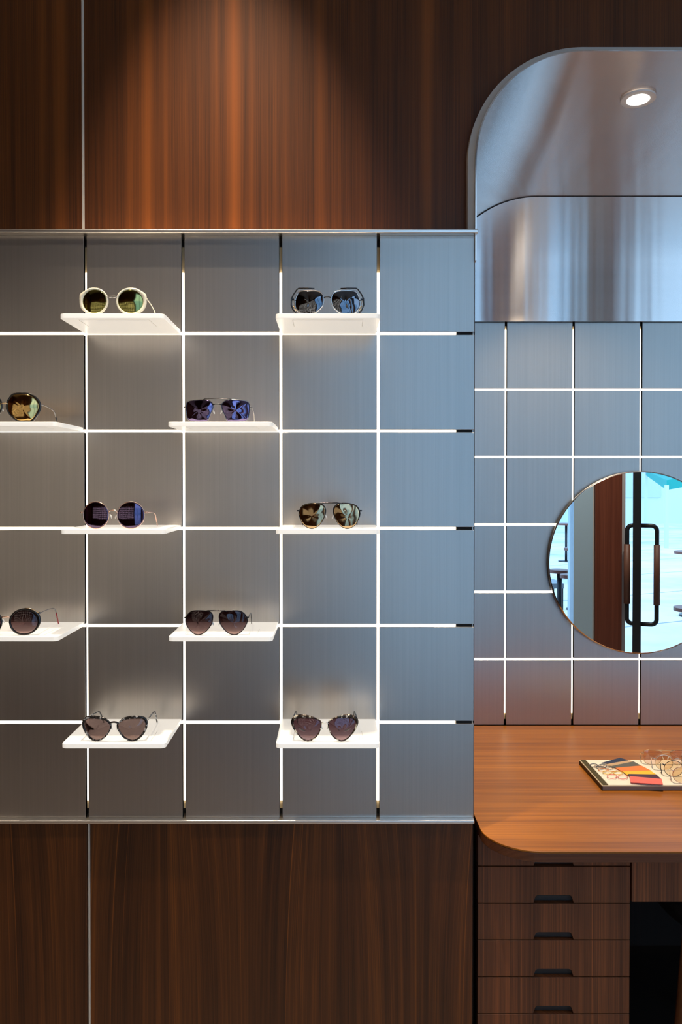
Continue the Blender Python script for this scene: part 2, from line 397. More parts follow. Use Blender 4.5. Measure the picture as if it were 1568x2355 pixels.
# ------------------------------------------------------------------ shelves
SW, SD_, STH = .2135, .1735, .0095
def make_shelf(name, x0, z, label):
    r = empty(name, (x0+SW/2, D, z)); tag(r, label, 'shelf', 'frosted white shelves plugged into the lit grid')
    rad = .010; pts = [(SW/2, 0), (-SW/2, 0)]
    for k in range(7): a = math.pi+math.pi/2*k/6; pts.append((-SW/2+rad+rad*math.cos(a), -SD_+rad+rad*math.sin(a)))
    for k in range(7): a = 1.5*math.pi+math.pi/2*k/6; pts.append((SW/2-rad+rad*math.cos(a), -SD_+rad+rad*math.sin(a)))
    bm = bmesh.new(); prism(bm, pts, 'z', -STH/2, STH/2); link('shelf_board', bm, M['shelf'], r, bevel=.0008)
    # routed outline of the magnetic tray
    for zz in (STH/2, -STH/2-.0002):
        bm = bmesh.new(); w, y0, y1, t = .0728, -SD_+.017, -SD_+.085, .0006
        box(bm, -w, w, y0, y0+t, zz, zz+.0002); box(bm, -w, -w+t, y0, y1, zz, zz+.0002); box(bm, w-t, w, y0, y1, zz, zz+.0002)
        link('tray_outline', bm, M['shelf_line'], r)
    return r
SH_Z = [z+.0030 for z in HZ]          # centre of boards
shelf_spots = {}
desc = {1:'topmost row', 2:'second row', 3:'third row', 4:'fourth row', 5:'lowest row'}
G_LABEL = {
 (1,3):'white-rimmed round sunglasses', (1,1):'silver and black angular sunglasses',
 (2,4):'black-rimmed gold-lens sunglasses', (2,2):'purple-lens aviator sunglasses',
 (3,3):'round purple-lens sunglasses', (3,1):'bronze mirrored aviators',
 (4,4):'black oval sunglasses', (4,2):'dark aviators with mauve lenses',
 (5,3):'speckled cat-eye sunglasses', (5,1):'tortoiseshell butterfly sunglasses'}
for (row, k), g in G_LABEL.items():
    x0 = VX[k]+.0005
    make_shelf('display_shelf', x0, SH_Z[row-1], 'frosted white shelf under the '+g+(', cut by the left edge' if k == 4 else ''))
SHELF_TOP = [z+STH/2+.0002 for z in SH_Z]

# ------------------------------------------------------------------ eyewear
U = 1.64/F
def smooth_closed(pts, n=4):
    out = []; m = len(pts)
    for i in range(m):
        p0, p1, p2, p3 = (Vector(pts[(i+j-1) % m]) for j in range(4))
        for k in range(n):
            t = k/n
            out.append(.5*((2*p1)+(-p0+p2)*t+(2*p0-5*p1+4*p2-p3)*t*t+(-p0+3*p1-3*p2+p3)*t**3))
    return out
def oval(rx, ry, n=40): return [(rx*math.cos(2*math.pi*k/n), ry*math.sin(2*math.pi*k/n)) for k in range(n)]
def wrap(x, w): return x*x*w
def eyewear(name, label, cat, group, loc, half, outline, lens_m, rim_m, rim=1.1, ring=None, bridge=None, bar=None, temple=None,
            temple_m=None, pads=None, hinge=None, u=U, wrapk=1.6, tip_m=None, dome=.10, rotz=0, fold=False, tl=.125, extras=None, tr=1.0):
    """outline: right lens as px offsets from its centre (y down); half: lens-centre offset in px. Rests with its lowest rim point at z=0."""
    root = empty(name, loc); tag(root, label, cat, group); root.rotation_euler.z = rotz
    P = [(x*u, -y*u) for x, y in outline]
    if len(P) < 36: P = [tuple(p) for p in smooth_closed(P, 4)]
    rimr = rim*u
    low = min(p[1] for p in P) - (ring(0, -1)*u if ring else rimr)
    h = half*u
    for s in (1, -1):
        pts = [Vector((s*(h+p[0]), wrap(h+p[0], wrapk), p[1]-low)) for p in P]
        c = Vector((s*h, wrap(h, wrapk), -low))
        # lens: domed solid
        bm = bmesh.new(); n = len(pts); prev = None
        for side, dy in ((0, -.0004), (1, .0010)):
            rings_ = []
            for q in (.25, .5, .75, .92, 1.0):
                rg = []
                for p in pts:
                    v = c+(p-c)*q; r2 = (v-c).length; rmax = (p-c).length
                    yy = wrap(abs(v.x), wrapk) - (rmax*rmax-r2*r2)/(2*dome)
                    rg.append(bm.verts.new((v.x, yy+dy, v.z)))
                rings_.append(rg)
            ctr = bm.verts.new((c.x, wrap(abs(c.x), wrapk)-(.028**2)/(2*dome)+dy, c.z))
            for k in range(n): bm.faces.new((ctr, rings_[0][k], rings_[0][(k+1) % n]))
            for a, b in zip(rings_, rings_[1:]):
                for k in range(n): bm.faces.new((a[k], a[(k+1) % n], b[(k+1) % n], b[k]))
            if prev:
                for k in range(n): bm.faces.new((prev[k], prev[(k+1) % n], rings_[-1][(k+1) % n], rings_[-1][k]))
            prev = rings_[-1]
        link('lens', bm, lens_m, root, smooth=True)
        bm = bmesh.new()
        if ring is None: tube(bm, pts, rimr, 8, closed=True)
        else:
            inn, outr = [], []
            for i, p in enumerate(pts):
                d = (p-c); a = math.atan2(d.z, d.x*s); nrm = Vector((d.x, 0, d.z)).normalized()
                w = ring(math.cos(a), math.sin(a))*u
                inn.append(p-nrm*.0006); outr.append(p+nrm*w)
            T = .0016
            V = [[bm.verts.new((q.x, q.y+dy, q.z)) for q in L_] for L_, dy in ((inn, -T*.7), (inn, T), (outr, T), (outr, -T*.7))]
            mid = [bm.verts.new((((a.x+b.x)/2), (a.y+b.y)/2-T, (a.z+b.z)/2)) for a, b in zip(inn, outr)]
            seq = [V[1], V[2], V[3], mid, V[0]]
            for j in range(5):
                A_, B_ = seq[j], seq[(j+1) % 5]
                for k in range(n): bm.faces.new((A_[k], A_[(k+1) % n], B_[(k+1) % n], B_[k]))
        link('rim', bm, rim_m, root, smooth=True)
        # hinge and temple
        hx, hy = hinge if hinge else (max(p[0] for p in outline)+2, -8)
        X = s*(h+hx*u); Zh = -hy*u-low; Y0 = wrap(abs(X), wrapk)
        bm = bmesh.new(); box(bm, min(X, X-s*.004), max(X, X-s*.004)+.0, Y0-.0015, Y0+.003, Zh-.0016, Zh+.0016)
        link('hinge', bm, temple_m or rim_m, root, bevel=.0005)
        path = [(0,0,0), (.0,.012,.0), (0,.05,-.001), (0,.085,-.004), (0,.098,-.008), (0,.108,-.018), (0,tl,None)]
        tp = []
        for (dx, dy, dz) in path:
            z = Zh+dz if dz is not None else .0012
            tp.append(Vector((X-s*dy*.05, Y0+dy*tl/.125, max(z, .0012))))
        rr = [.0010*tr, .0010*tr, .0009*tr, .0009*tr, .0011*tr, .0012*tr, .0012*tr]
        bm = bmesh.new(); tube(bm, tp[:6] if tip_m else tp, rr[:6] if tip_m else rr, 8); t_ = link('temple', bm, temple_m or rim_m, root, smooth=True)
        if tip_m:
            bm = bmesh.new(); tube(bm, tp[5:], [k*1.15 for k in rr[5:]], 8); link('temple_tip', bm, tip_m, t_, smooth=True)
        # nose pad
        if pads:
            q = Vector((s*pads[0]*u, .004, -pads[1]*u-low)); bm = bmesh.new()
            bmesh.ops.create_uvsphere(bm, u_segments=12, v_segments=8, radius=1.0)
            for v in bm.verts: v.co = Vector((v.co.x*.0014*1.2+v.co.z*s*.0018, v.co.y*.0012, v.co.z*.0046))+q
            link('nose_pad', bm, M['pad'], root, smooth=True)
    def span(nm, pts2, r, mat, dy=-.001):
        bm = bmesh.new(); tube(bm, [(x*u, wrap(abs(x*u), wrapk)+dy, -y*u-low) for x, y in pts2], r*u, 8); link(nm, bm, mat, root, smooth=True)
    if bridge: span('bridge', bridge[0], bridge[1], bridge[2])
    if bar: span('brow_bar', bar[0], bar[1], bar[2])
    for e in (extras or []): 
        for s in (1, -1): span(e[0], [(s*x, y) for x, y in e[1]], e[2], e[3], -.0015)
    return root
M['pad'] = simple('nose_pad_silicone', (.85,.84,.80), .25)
gold = simple('gold_metal', (.80,.60,.36), .2, 1); rose = simple('rose_gold', (.85,.58,.47), .22, 1)
silver = simple('silver_metal', (.80,.79,.77), .18, 1); gun = simple('gunmetal', (.05,.05,.055), .25, 1)
blk = simple('black_acetate', (.008,.007,.008), .12, coat=.5); ivory = simple('ivory_acetate', (.83,.78,.62), .2, coat=.4)
dsil = simple('dark_silver', (.30,.30,.31), .22, 1); redtip = simple('red_tip', (.35,.012,.02), .3)
def speckle(name, a, b, c, sc_):
    m, nt, out = newmat(name); tc = N(nt, 'ShaderNodeTexCoord'); f = noise(nt, tc.outputs['Object'], sc_, 2)
    cc = ramp(nt, f, [(.40, a), (.46, b), (.54, b), (.60, c)])
    p = N(nt, 'ShaderNodeBsdfPrincipled', Roughness=.15); L(nt, cc, p.inputs['Base Color']); L(nt, p.outputs[0], out.inputs[0]); return m
torto = speckle('tortoiseshell', (.008,.006,.005), (.06,.035,.02), (.70,.64,.50), 120)
havana = speckle('grey_speckle', (.008,.007,.007), (.018,.016,.016), (.42,.41,.40), 130)
L_olive = lens_mat('lens_olive', (.26,.25,.08), (.62,.60,.20), .50, .09, top=(.02,.015,.012))
L_grad = lens_mat('lens_black_gradient', (.22,.18,.15), (.62,.70,.85), .22, .06, top=(.015,.010,.012))
L_gold = lens_mat('lens_gold_mirror', (.10,.07,.02), (.85,.56,.20), .72, .10)
L_purp = lens_mat('lens_purple_mirror', (.07,.03,.08), (.42,.34,.66), .45, .09)
L_dpur = lens_mat('lens_dark_purple', (.05,.02,.045), (.36,.27,.50), .30, .06)
L_bron = lens_mat('lens_bronze_mirror', (.08,.05,.03), (.70,.52,.30), .60, .10)
L_mauve = lens_mat('lens_mauve', (.52,.42,.41), (.60,.55,.60), .06, top=(.16,.10,.11))
L_mauve2 = lens_mat('lens_mauve_light', (.44,.365,.35), (.65,.58,.60), .07)
L_mauve3 = lens_mat('lens_plum', (.47,.38,.40), (.60,.56,.66), .08, top=(.30,.20,.22))
L_clear = lens_mat('lens_clear_tint', (.93,.86,.76), (1,1,1), .05)
GRP = 'sunglasses standing on the lit shelves'
def put(px, row, y=1.640): return (at(px, 1112, y).x, y, SHELF_TOP[row-1])

O2 = [(-35.7,-11.2),(-30.6,-22.4),(-16.3,-28.6),(21.4,-29.6),(31.6,-18.4),(35.7,-5.1),(34.7,11.2),(22.4,25.5),(10.2,28.6),(-10.2,26.5),(-24.5,17.3),(-33.7,5.1)]
O2 = [(x*.92, y*.93) for x, y in O2]
O3 = [(-18.2,-29.9),(11.2,-30.6),(28,-21),(35.2,-8.4),(34.5,5.6),(21.4,27.9),(8.4,30.5),(-13,29),(-32.7,8.4),(-34,-9.8),(-29.9,-18.2)]
O4 = [(-31.6,-15.3),(-21,-23.9),(-3.8,-24.9),(19.1,-23),(28.7,-19.1),(31.6,-7.7),(29.7,9.6),(25.8,21),(11.5,24.9),(-17.2,24.5),(-24.9,11.5),(-31.6,-3.8)]
O6 = [(-30.6,-19.4),(-20.4,-28.6),(2,-29.6),(20.4,-24.5),(28.6,-13.3),(29.6,-1),(22.4,15.3),(12.2,25.5),(-2,28.6),(-16.3,21.4),(-26.5,7.1),(-31.6,-7.1)]
O8 = [(-32.5,-18.2),(-27.7,-24.9),(-16.3,-27.7),(10.5,-27.7),(23,-22),(30.6,-10.5),(30.6,1),(22,16.3),(8.6,26.8),(-4.8,26.8),(-18.2,18.2),(-29.7,2.9),(-32.5,-8.6)]
O9 = [(-29.6,-13.3),(-18.4,-21.5),(-3,-24),(15.3,-24.5),(26,-21.5),(31,-12.3),(28.6,2),(18.4,17.4),(7.1,25.6),(-5,25.6),(-18.4,17.4),(-29.6,2),(-32.,-7.2)]
O10 = [(-31.6,-20.9),(-22,-27.6),(-4.8,-31.3),(14.3,-31.3),(26.7,-27.5),(32.4,-18),(29.6,-5.7),(21,8.6),(10.5,19),(-1,23),(-12.4,19),(-23.9,8.6),(-30.6,-6.7)]
SUN = 'sunglasses'
eyewear(SUN, 'round sunglasses with thick ivory rims and olive lenses', 'sunglasses', GRP, put(259.5,1), 41.3, oval(29, 27.6), L_olive, ivory,
        ring=lambda c, s: 3.6+3.2*max(0, c)*(1 if s > -.6 else .6)+(3.4*math.exp(-((math.atan2(s, c)-.45)/.22)**2)), bridge=([(-12,-10),(-5,-11.5),(5,-11.5),(12,-10)], .8, silver),
        temple_m=ivory, hinge=(36,-7), dome=.13, tr=1.35, extras=[('bridge_bar', [(-.5,-8.5),(11,-7)], .5, silver)])
eyewear(SUN, 'angular sunglasses with silver inner and black outer rims and dark gradient lenses', 'sunglasses', GRP, put(753,1), 41.5, O2, L_grad, silver,
        rim=1.5, bridge=([(-8,-11),(-3,-12.5),(3,-12.5),(8,-11)], 1.2, gun), temple_m=gun, hinge=(40,-9),
        extras=[('outer_rim', [(30,-31.5),(46,-33),(66,-33.5),(70,-31),(78,-20),(83,-10),(83.5,4),(80,14),(73,24),(66,29),(58,29.5)], 1.7, blk), ('link_pin', [(73,-6),(83,-7)], .9, gun),('accent', [(79,6),(73,17)], 1.3, gold)])
eyewear(SUN, 'thick black-rimmed sunglasses with gold mirrored lenses, cut by the left edge', 'sunglasses', GRP, put(10.5,2), 41.5, O3, L_gold, blk,
        ring=lambda c, s: 2.6+1.7*max(0, c), bridge=([(-9,-8),(-3,-9.5),(3,-9.5),(9,-8)], 1.2, gold), temple_m=dsil, tip_m=blk, hinge=(38,-8), pads=(6,4))
eyewear(SUN, 'squared double-bridge aviator sunglasses with purple-blue mirrored lenses', 'sunglasses', GRP, put(500,2), 42, O4, L_purp, dsil,
        rim=.9, bridge=([(-10,-13),(-4,-14.5),(4,-14.5),(10,-13)], 1.3, gun), bar=([(-33,-24.6),(-28,-27),(28,-27),(33,-24.6)], .7, gun), temple_m=dsil, hinge=(36,-8), pads=(9,3))
eyewear(SUN, 'round sunglasses with thin rose-gold rims and dark purple lenses', 'sunglasses', GRP, put(259.5,3), 40.3, oval(30.6, 30.6), L_dpur, rose,
        rim=1.2, bridge=([(-11,-7),(-6,-10.5),(0,-11.5),(6,-10.5),(11,-7)], 1.6, rose), temple_m=rose, hinge=(36,-6), pads=(6,3), tr=1.3)
eyewear(SUN, 'aviator sunglasses with bronze mirrored lenses and a black brow bar', 'sunglasses', GRP, put(757.5,3), 40.5, O6, L_bron, gun,
        rim=.8, bar=([(-30,-28),(-24,-29.5),(-17,-30.5),(17,-30.5),(24,-29.5),(30,-28)], 1.4, gun), temple_m=gun, hinge=(34,-12), pads=(8,1))
eyewear(SUN, 'oval black-rimmed sunglasses with red-tipped arms, cut by the left edge', 'sunglasses', GRP, put(11.5,4), 41.5, oval(30.5, 27.8), L_mauve, blk,
        ring=lambda c, s: 3.2+4.2*max(0, math.cos(math.atan2(s, c)-.55))**3, bridge=([(-10,-11),(-5,-12),(5,-12),(10,-11)], 1.4, rose), temple_m=dsil, tip_m=redtip,
        hinge=(36,-20), pads=(7,-2), extras=[('gold_trim', [(44,-31.8),(55,-31),(64,-27),(73,-21)], 1.0, gold)])
eyewear(SUN, 'thin dark aviator sunglasses with a flat brow bar and mauve lenses', 'sunglasses', GRP, put(496,4), 40, O8, L_mauve, gun,
        rim=1.0, bar=([(-26,-26.5),(-18,-28.5),(18,-28.5),(26,-26.5)], 1.5, gun), temple_m=gun, hinge=(34,-11), pads=(8,2))
eyewear(SUN, 'cat-eye sunglasses with grey speckled black rims and brown lenses', 'sunglasses', GRP, put(260.5,5), 40.5, O9, L_mauve2, havana,
        ring=lambda c, s: 2.4+3.4*max(0, s)**2+1.8*max(0, c), bridge=([(-11,-13),(-6,-16),(0,-17),(6,-16),(11,-13)], 2.2, blk), temple_m=havana, hinge=(33,-15), tr=1.6, pads=(7,-2))
eyewear(SUN, 'large butterfly sunglasses with tortoiseshell brows, gold lower rims and plum lenses', 'sunglasses', GRP, put(746.5,5), 40.4, O10, L_mauve3, torto,
        ring=lambda c, s: 1.5+5.2*max(0, math.cos(math.atan2(s, c)-.9))**2, bridge=([(-9,-18),(-5,-20),(5,-20),(9,-18)], 1.1, silver), temple_m=gun, hinge=(36,-20), pads=(7,-8), tr=1.3)

# ------------------------------------------------------------------ desk
desk = empty('desk', (1.37, 2.2, DESK)); tag(desk, 'glossy orange-brown wooden desk with a rounded front corner in the niche', 'desk'); do = desk.location
fy, lx, rad = 1.704, .337, .118
def deskpts(ins=0):
    pts = [(NR-.003, BACK-.002), (lx+ins, BACK-.002)]
    for k in range(17): a = math.pi+math.pi/2*k/16; pts.append((lx+ins+rad+rad*math.cos(a), fy+ins+rad+rad*math.sin(a)))
    for k in range(17): a = 1.5*math.pi+math.pi/2*k/16; pts.append((NR-.003-rad-ins+rad*math.cos(a), fy+ins+rad+rad*math.sin(a)))
    return pts
bm = bmesh.new(); prism(bm, deskpts(), 'z', DESK-.004, DESK, do); link('desk_top', bm, M['wood_desk'], desk, bevel=.0008)
bm = bmesh.new(); prism(bm, deskpts(.0005), 'z', DESK-.024, DESK-.004, do); link('desk_edge', bm, M['wood_edge'], desk, bevel=.0015)
CF = 1.843
cabR = .6905
bm = bmesh.new(); box(bm, cabR+.006, NR-.01, CF+.004, CF+.022, .564, DESK-.045, do); link('apron', bm, M['wood_draw'], desk, bevel=.0008)
bm = bmesh.new(); box(bm, cabR+.006, NR-.01, CF+.008, CF+.022, DESK-.041, DESK-.0245, do); link('apron_rail', bm, M['wood_draw'], desk)

# drawer cabinet
cab = empty('drawer_cabinet', (.513, 2.1, 0)); tag(cab, 'striped walnut drawer cabinet under the left end of the desk', 'cabinet'); co = cab.location
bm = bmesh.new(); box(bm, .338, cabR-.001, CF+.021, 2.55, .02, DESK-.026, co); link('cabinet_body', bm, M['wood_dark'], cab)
hz = [DESK-.0245, EYE-.8905]+[EYE-.8905-.0866*k for k in range(1, 8)]
for i in range(8):
    zt, zb = hz[i]-.0012, hz[i+1]+.0012
    x0, x1 = .3365, cabR
    n0, n1, nh, nr = .4665, .5600, .0172, .008
    pts = [(x0, zb), (x0, zt), (x1, zt), (x1, zb), (n1, zb), (n1-.0025, zb+nh*.45)]
    for k in range(7): a = math.pi/2*k/6; pts.append((n1-.0035-nr+nr*math.cos(a), zb+nh-nr+nr*math.sin(a)))
    for k in range(7): a = math.pi/2+math.pi/2*k/6; pts.append((n0+.0035+nr+nr*math.cos(a), zb+nh-nr+nr*math.sin(a)))
    pts += [(n0+.0025, zb+nh*.45), (n0, zb)]
    bm = bmesh.new(); prism(bm, pts, 'y', CF, CF+.019, co)
    dr = link('drawer', bm, M['wood_draw'], cab, bevel=.0006, seg=1)
    bm = bmesh.new(); box(bm, n0+.001, n1-.001, CF+.011, CF+.0195, zb, zb+nh-.002, co); prism(bm, [(CF+.003, zb+nh-.0002), (CF+.011, zb+nh-.006), (CF+.011, zb+nh-.0002)], 'x', n0+.008, n1-.008, co)
    link('finger_pull_shade', bm, simple('pull_shade', (.012,.009,.009), .5) if i == 0 else bpy.data.materials['pull_shade'], dr)  # black infill paints the shadow inside the finger notch

# stool pushed under the desk
st = empty('stool', (1.08, 2.02, 0)); tag(st, 'black round-bottomed seat on splayed wooden legs, pushed under the desk', 'stool')
bm = bmesh.new(); prof = [(.0,.425),(.15,.428),(.215,.436),(.245,.462),(.264,.495),(.268,.516),(.262,.524),(.20,.520),(.10,.512),(0,.510)]
n = 40; rg = []
for r_, z in prof[1:-1]: rg.append([bm.verts.new((r_*math.cos(2*math.pi*k/n), r_*math.sin(2*math.pi*k/n)*.95, z)) for k in range(n)])
for a, b in zip(rg, rg[1:]):
    for k in range(n): bm.faces.new((a[k], a[(k+1) % n], b[(k+1) % n], b[k]))
bm.faces.new(rg[0]); bm.faces.new(rg[-1][::-1]); link('seat', bm, simple('black_leather', (.006,.005,.005), .5), st, smooth=True)
leg_m = wood('stool_leg_wood', 'z', (.10,.035,.014), (.17,.06,.022), (.26,.10,.04))
for sx, sy in ((0,1.6),(1,-1),(-1,-1)):
    bm = bmesh.new(); tube(bm, [(sx*.225, sy*.13, .462), (sx*.248, sy*.14, .24), (sx*.27, sy*.15, 0)], [.024,.024,.018], 12, flat=.8); link('leg', bm, leg_m, st, smooth=True)

# ------------------------------------------------------------------ book
BT = .0135; bz = DESK+BT
b0 = on(1386.5, 1806, bz); b1 = on(1331.5, 1747, bz)
bx0, bx1, by0, by1 = .6935, .99, b0.y, b1.y
book = empty('catalogue', ((bx0+bx1)/2, (by0+by1)/2, DESK)); tag(book, 'thick cream-paged spiral catalogue lying on the wooden desk', 'catalogue'); bo = book.location
def pages_mat():
    m, nt, out = newmat('page_edges'); tc = N(nt, 'ShaderNodeTexCoord'); sp = N(nt, 'ShaderNodeSeparateXYZ'); L(nt, tc.outputs['Object'], sp.inputs[0])
    s = math_(nt, 'SINE', math_(nt, 'MULTIPLY', sp.outputs[2], 3000.0))
    c = ramp(nt, math_(nt, 'ADD', math_(nt, 'MULTIPLY', s, .5), .5), [(0, (.16,.10,.08)), (1, (.30,.21,.17))])
    p = N(nt, 'ShaderNodeBsdfPrincipled', Roughness=.7); L(nt, c, p.inputs['Base Color']); L(nt, p.outputs[0], out.inputs[0]); return m
bm = bmesh.new(); box(bm, bx0+.002, bx1-.001, by0+.001, by1-.001, DESK+.0008, bz-.0035, bo); link('page_block', bm, pages_mat(), book)
bm = bmesh.new(); box(bm, bx0, bx1, by0, by1, DESK, DESK+.0012, bo); box(bm, bx0, bx0+.0022, by0, by1, DESK, bz-.003, bo); link('cover', bm, simple('dark_cover', (.03,.018,.012), .5), book)
bm = bmesh.new(); box(bm, bx0, bx1, by0, by1, bz-.0038, bz-.001, bo); link('top_board', bm, simple('kraft_board', (.52,.44,.30), .6), book)
bm = bmesh.new(); box(bm, bx0+.018, bx1-.002, by0+.003, by1-.0015, bz-.001, bz-.0002, bo); link('open_page', bm, simple('cream_paper', (.86,.81,.70), .6), book)
bm = bmesh.new(); k = 0; y = by0+.003
while y < by1-.004: box(bm, bx0+.003, bx0+.0165, y, y+.0016, bz-.001, bz+.0012, bo); y += .0052
link('spiral_binding', bm, simple('bronze_wire', (.20,.16,.07), .4, .6), book)

# fan of colour samples lying on the page
fan = empty('colour_sample_fan', (.80, (by0+by1)/2, bz)); tag(fan, 'fan of navy, peach, grey, orange, yellow, purple and coral samples on the catalogue', 'sample fan'); fo = fan.location
def f2(p, z): return on(1310+p[0]/6.078, 1700+p[1]/6.078, z)
FAN = [('navy', (.012,.02,.06), [(440,332),(700,257),(825,295),(570,342)]), ('peach', (.55,.36,.20), [(500,350),(830,293),(890,312),(600,380)]),
       ('grey', (.10,.095,.075), [(555,380),(890,310),(1000,370),(650,398)]), ('orange', (.80,.20,.03), [(640,398),(1000,368),(1140,440),(735,452)]),
       ('yellow', (.88,.52,.02), [(738,448),(1130,438),(1210,494),(800,495)]), ('purple', (.055,.012,.035), [(815,485),(1210,492),(1282,560),(845,528)]),
       ('coral', (.80,.14,.11), [(835,515),(1285,555),(1302,632),(850,602)])]
for i, (nm, c, q) in enumerate(FAN):
    z0 = bz+.0002+.0006*i; z1 = z0+.0014
    bm = bmesh.new(); w = [f2(p, z1) for p in q]; prism(bm, [(v.x, v.y) for v in w], 'z', z0, z1, fo)
    o = link('colour_strip', bm, simple(nm+'_card', c, .5), fan); o['label'] = nm+' strip'
OV = [((395,370),125,30,(.04,.05,.09)), ((450,385),115,26,(.45,.30,.2)), ((490,402),120,24,(.05,.05,.05)), ((530,432),135,26,(.75,.22,.04)), ((600,470),145,28,(.75,.5,.04)), ((665,525),150,40,(.75,.13,.12))]
for i, (c, rx, ry, cc) in enumerate(OV):
    z = bz+.0010+.0004*i
    for s in (-1, 1):
        pts = []
        for k in range(20):
            a = 2*math.pi*k/20; v = f2((c[0]+s*rx*.5+rx*.46*math.cos(a), c[1]+s*ry*.1+ry*.75*math.sin(a)), z); pts.append((v.x-fo.x, v.y-fo.y, z-fo.z+.0003))
        bm = bmesh.new(); tube(bm, pts, .0008, 6, closed=True); link('frame_ring', bm, simple('ring_%d' % i, cc, .3) if s < 0 else bpy.data.materials['ring_%d' % i], fan, smooth=True)

# wire spectacles standing on the catalogue
def spec(px_left, bot, half, outline, mat, label, lm=None, bar=None, y=None):
    v = on(px_left, bot, bz); Y = v.y; u = Y/F
    x = at(px_left+half, 1112, Y).x
    eyewear('eyeglasses', label, 'eyeglasses', 'wire-rimmed eyeglasses standing on the catalogue', (x, Y, bz-.0002), half, outline, lm or L_clear, mat, rim=.7, u=u,
            bridge=([(-8,-8),(-3,-10),(3,-10),(8,-8)], .7, mat), bar=bar, temple_m=mat, hinge=(23,-8), pads=(6,2), tl=.035, dome=.2, tr=.8)
rect = [(-21,-12),(-15,-16),(0,-17),(15,-16),(21,-11),(21,2),(17,12),(8,16),(-6,16),(-16,11),(-20,0)]
spec(1505, 1759.5, 30, rect, gold, 'squarish gold wire eyeglasses at the back of the catalogue', bar=([(-40,-16.8),(0,-17.3),(40,-16.8)], .8, gold), lm=lens_mat('lens_brown_tint', (.90,.82,.80), (1,1,1), .05))
spec(1531, 1773, 29, oval(20, 18), silver, 'round silver wire eyeglasses just in front of the squarish gold pair')
spec(1553, 1787, 28, oval(21, 18.5), gun, 'round dark wire eyeglasses between the silver pair and the front pair')
spec(1575, 1803, 28, oval(23, 20), rose, 'rose-brown wire eyeglasses nearest the front edge of the catalogue')

# ------------------------------------------------------------------ shop front behind the camera (seen in the mirror)
Yf = ROOM_F
glass_m, nt, out = newmat('shop_glass'); t = N(nt, 'ShaderNodeBsdfTransparent'); t.inputs[0].default_value = (.95,.98,1,1)
g = N(nt, 'ShaderNodeBsdfGlossy'); g.inputs['Roughness'].default_value = 0; fr = N(nt, 'ShaderNodeFresnel', IOR=1.3); mx = N(nt, 'ShaderNodeMixShader')
L(nt, fr.outputs[0], mx.inputs[0]); L(nt, t.outputs[0], mx.inputs[1]); L(nt, g.outputs[0], mx.inputs[2]); L(nt, mx.outputs[0], out.inputs[0])
dk = simple('dark_steel_frame', (.03,.035,.04), .35, .5)
TOP = 3.45
struct(boxo('wall_front_top', ROOM_L, ROOM_R, Yf-.1, Yf, TOP, CEIL, M['wood_up']), 'wood band over the shop front')
struct(boxo('wall_front_left', ROOM_L, .16, Yf-.1, Yf, 0, TOP, M['wood_up']), 'wood wall of the shop front')
struct(boxo('wall_front_post', 2.085, 2.298, Yf-.12, Yf+.02, 0, TOP, wood('post_wood', 'z', (.10,.030,.018), (.16,.05,.03), (.26,.09,.05), off=1.1)), 'red-brown wood post beside the door')
struct(boxo('trim_3', 1.905, 2.055, Yf-.10, Yf+.05, 0, TOP, simple('column_reflection_blue', (.46,.66,.82), .35, .2)), 'polished steel column with its light-blue reflection painted in')  # light-blue reflection put into the base colour
struct(boxo('trim_4', 2.058, 2.083, Yf-.1, Yf, 0, TOP, M['white']), 'white strip')
struct(boxo('trim_5', 2.300, 2.343, Yf-.12, Yf-.03, 0, TOP, M['white']), 'white jamb strip')
struct(boxo('wall_front_added_pier', 1.22, 1.46, Yf-.1, Yf+.02, 0, TOP, bpy.data.materials['post_wood']), 'red-brown pier added between the shop windows for the hood reflections')  # added to give the hood a brown reflected streak
struct(boxo('trim_6', 1.465, 1.60, Yf-.1, Yf+.03, 0, TOP, simple('streak_beige', (.85,.76,.64), .6)), 'pale strip added to make a bright streak in the hood')  # added bright strip, mirrored as a beige streak in the hood
win = empty('window_1', (1.18, Yf, 0)); struct(win, 'shop window'); wo = win.location
for x0, x1 in ((.17,.70),(.70,1.21),(1.61,1.90)):
    bm = bmesh.new(); box(bm, x0+.01, x1-.01, Yf-.055, Yf-.047, .08, TOP-.02, wo); link('window_pane', bm, glass_m, win)
bm = bmesh.new()
for x in (.16, .69, 1.19, 1.60): box(bm, x, x+.03, Yf-.08, Yf-.02, 0, TOP, wo)
box(bm, .16, 1.21, Yf-.08, Yf-.02, 0, .08, wo); box(bm, .16, 1.21, Yf-.08, Yf-.02, TOP-.03, TOP, wo); box(bm, 1.60, 1.90, Yf-.08, Yf-.02, 0, .08, wo); link('window_frame', bm, dk, win)
# the open glass door, seen edge-on in the mirror, pull handles on both faces
DX = 2.425
door = empty('door_1', (DX, Yf, 0)); door.rotation_euler.z = math.atan(.378); struct(door, 'open glass door in a dark steel frame with wood-gripped pull handles'); dd = door.location
y0, y1 = Yf-.85, Yf+.13
sl = (1*DX)/(2*BACK-Yf)          # follow the line of sight from the mirror so the door is edge-on
bm = bmesh.new()
def dbox(x0, x1, a, b, z0, z1): box(bm, x0, x1, a, b, z0, z1, dd)
dbox(DX-.031, DX+.031, y1-.06, y1, .02, TOP-.03); dbox(DX-.03, DX+.03, y0, y0+.07, .02, TOP-.03); dbox(DX-.03, DX+.03, y0, y1, .02, .10); dbox(DX-.03, DX+.03, y0, y1, TOP-.12, TOP-.03)
link('door_frame', bm, dk, door)
bm = bmesh.new(); dbox(DX-.004, DX+.004, y0+.07, y1-.07, .10, TOP-.12); link('door_pane', bm, glass_m, door)
brn = simple('leather_grip', (.16,.07,.045), .5)
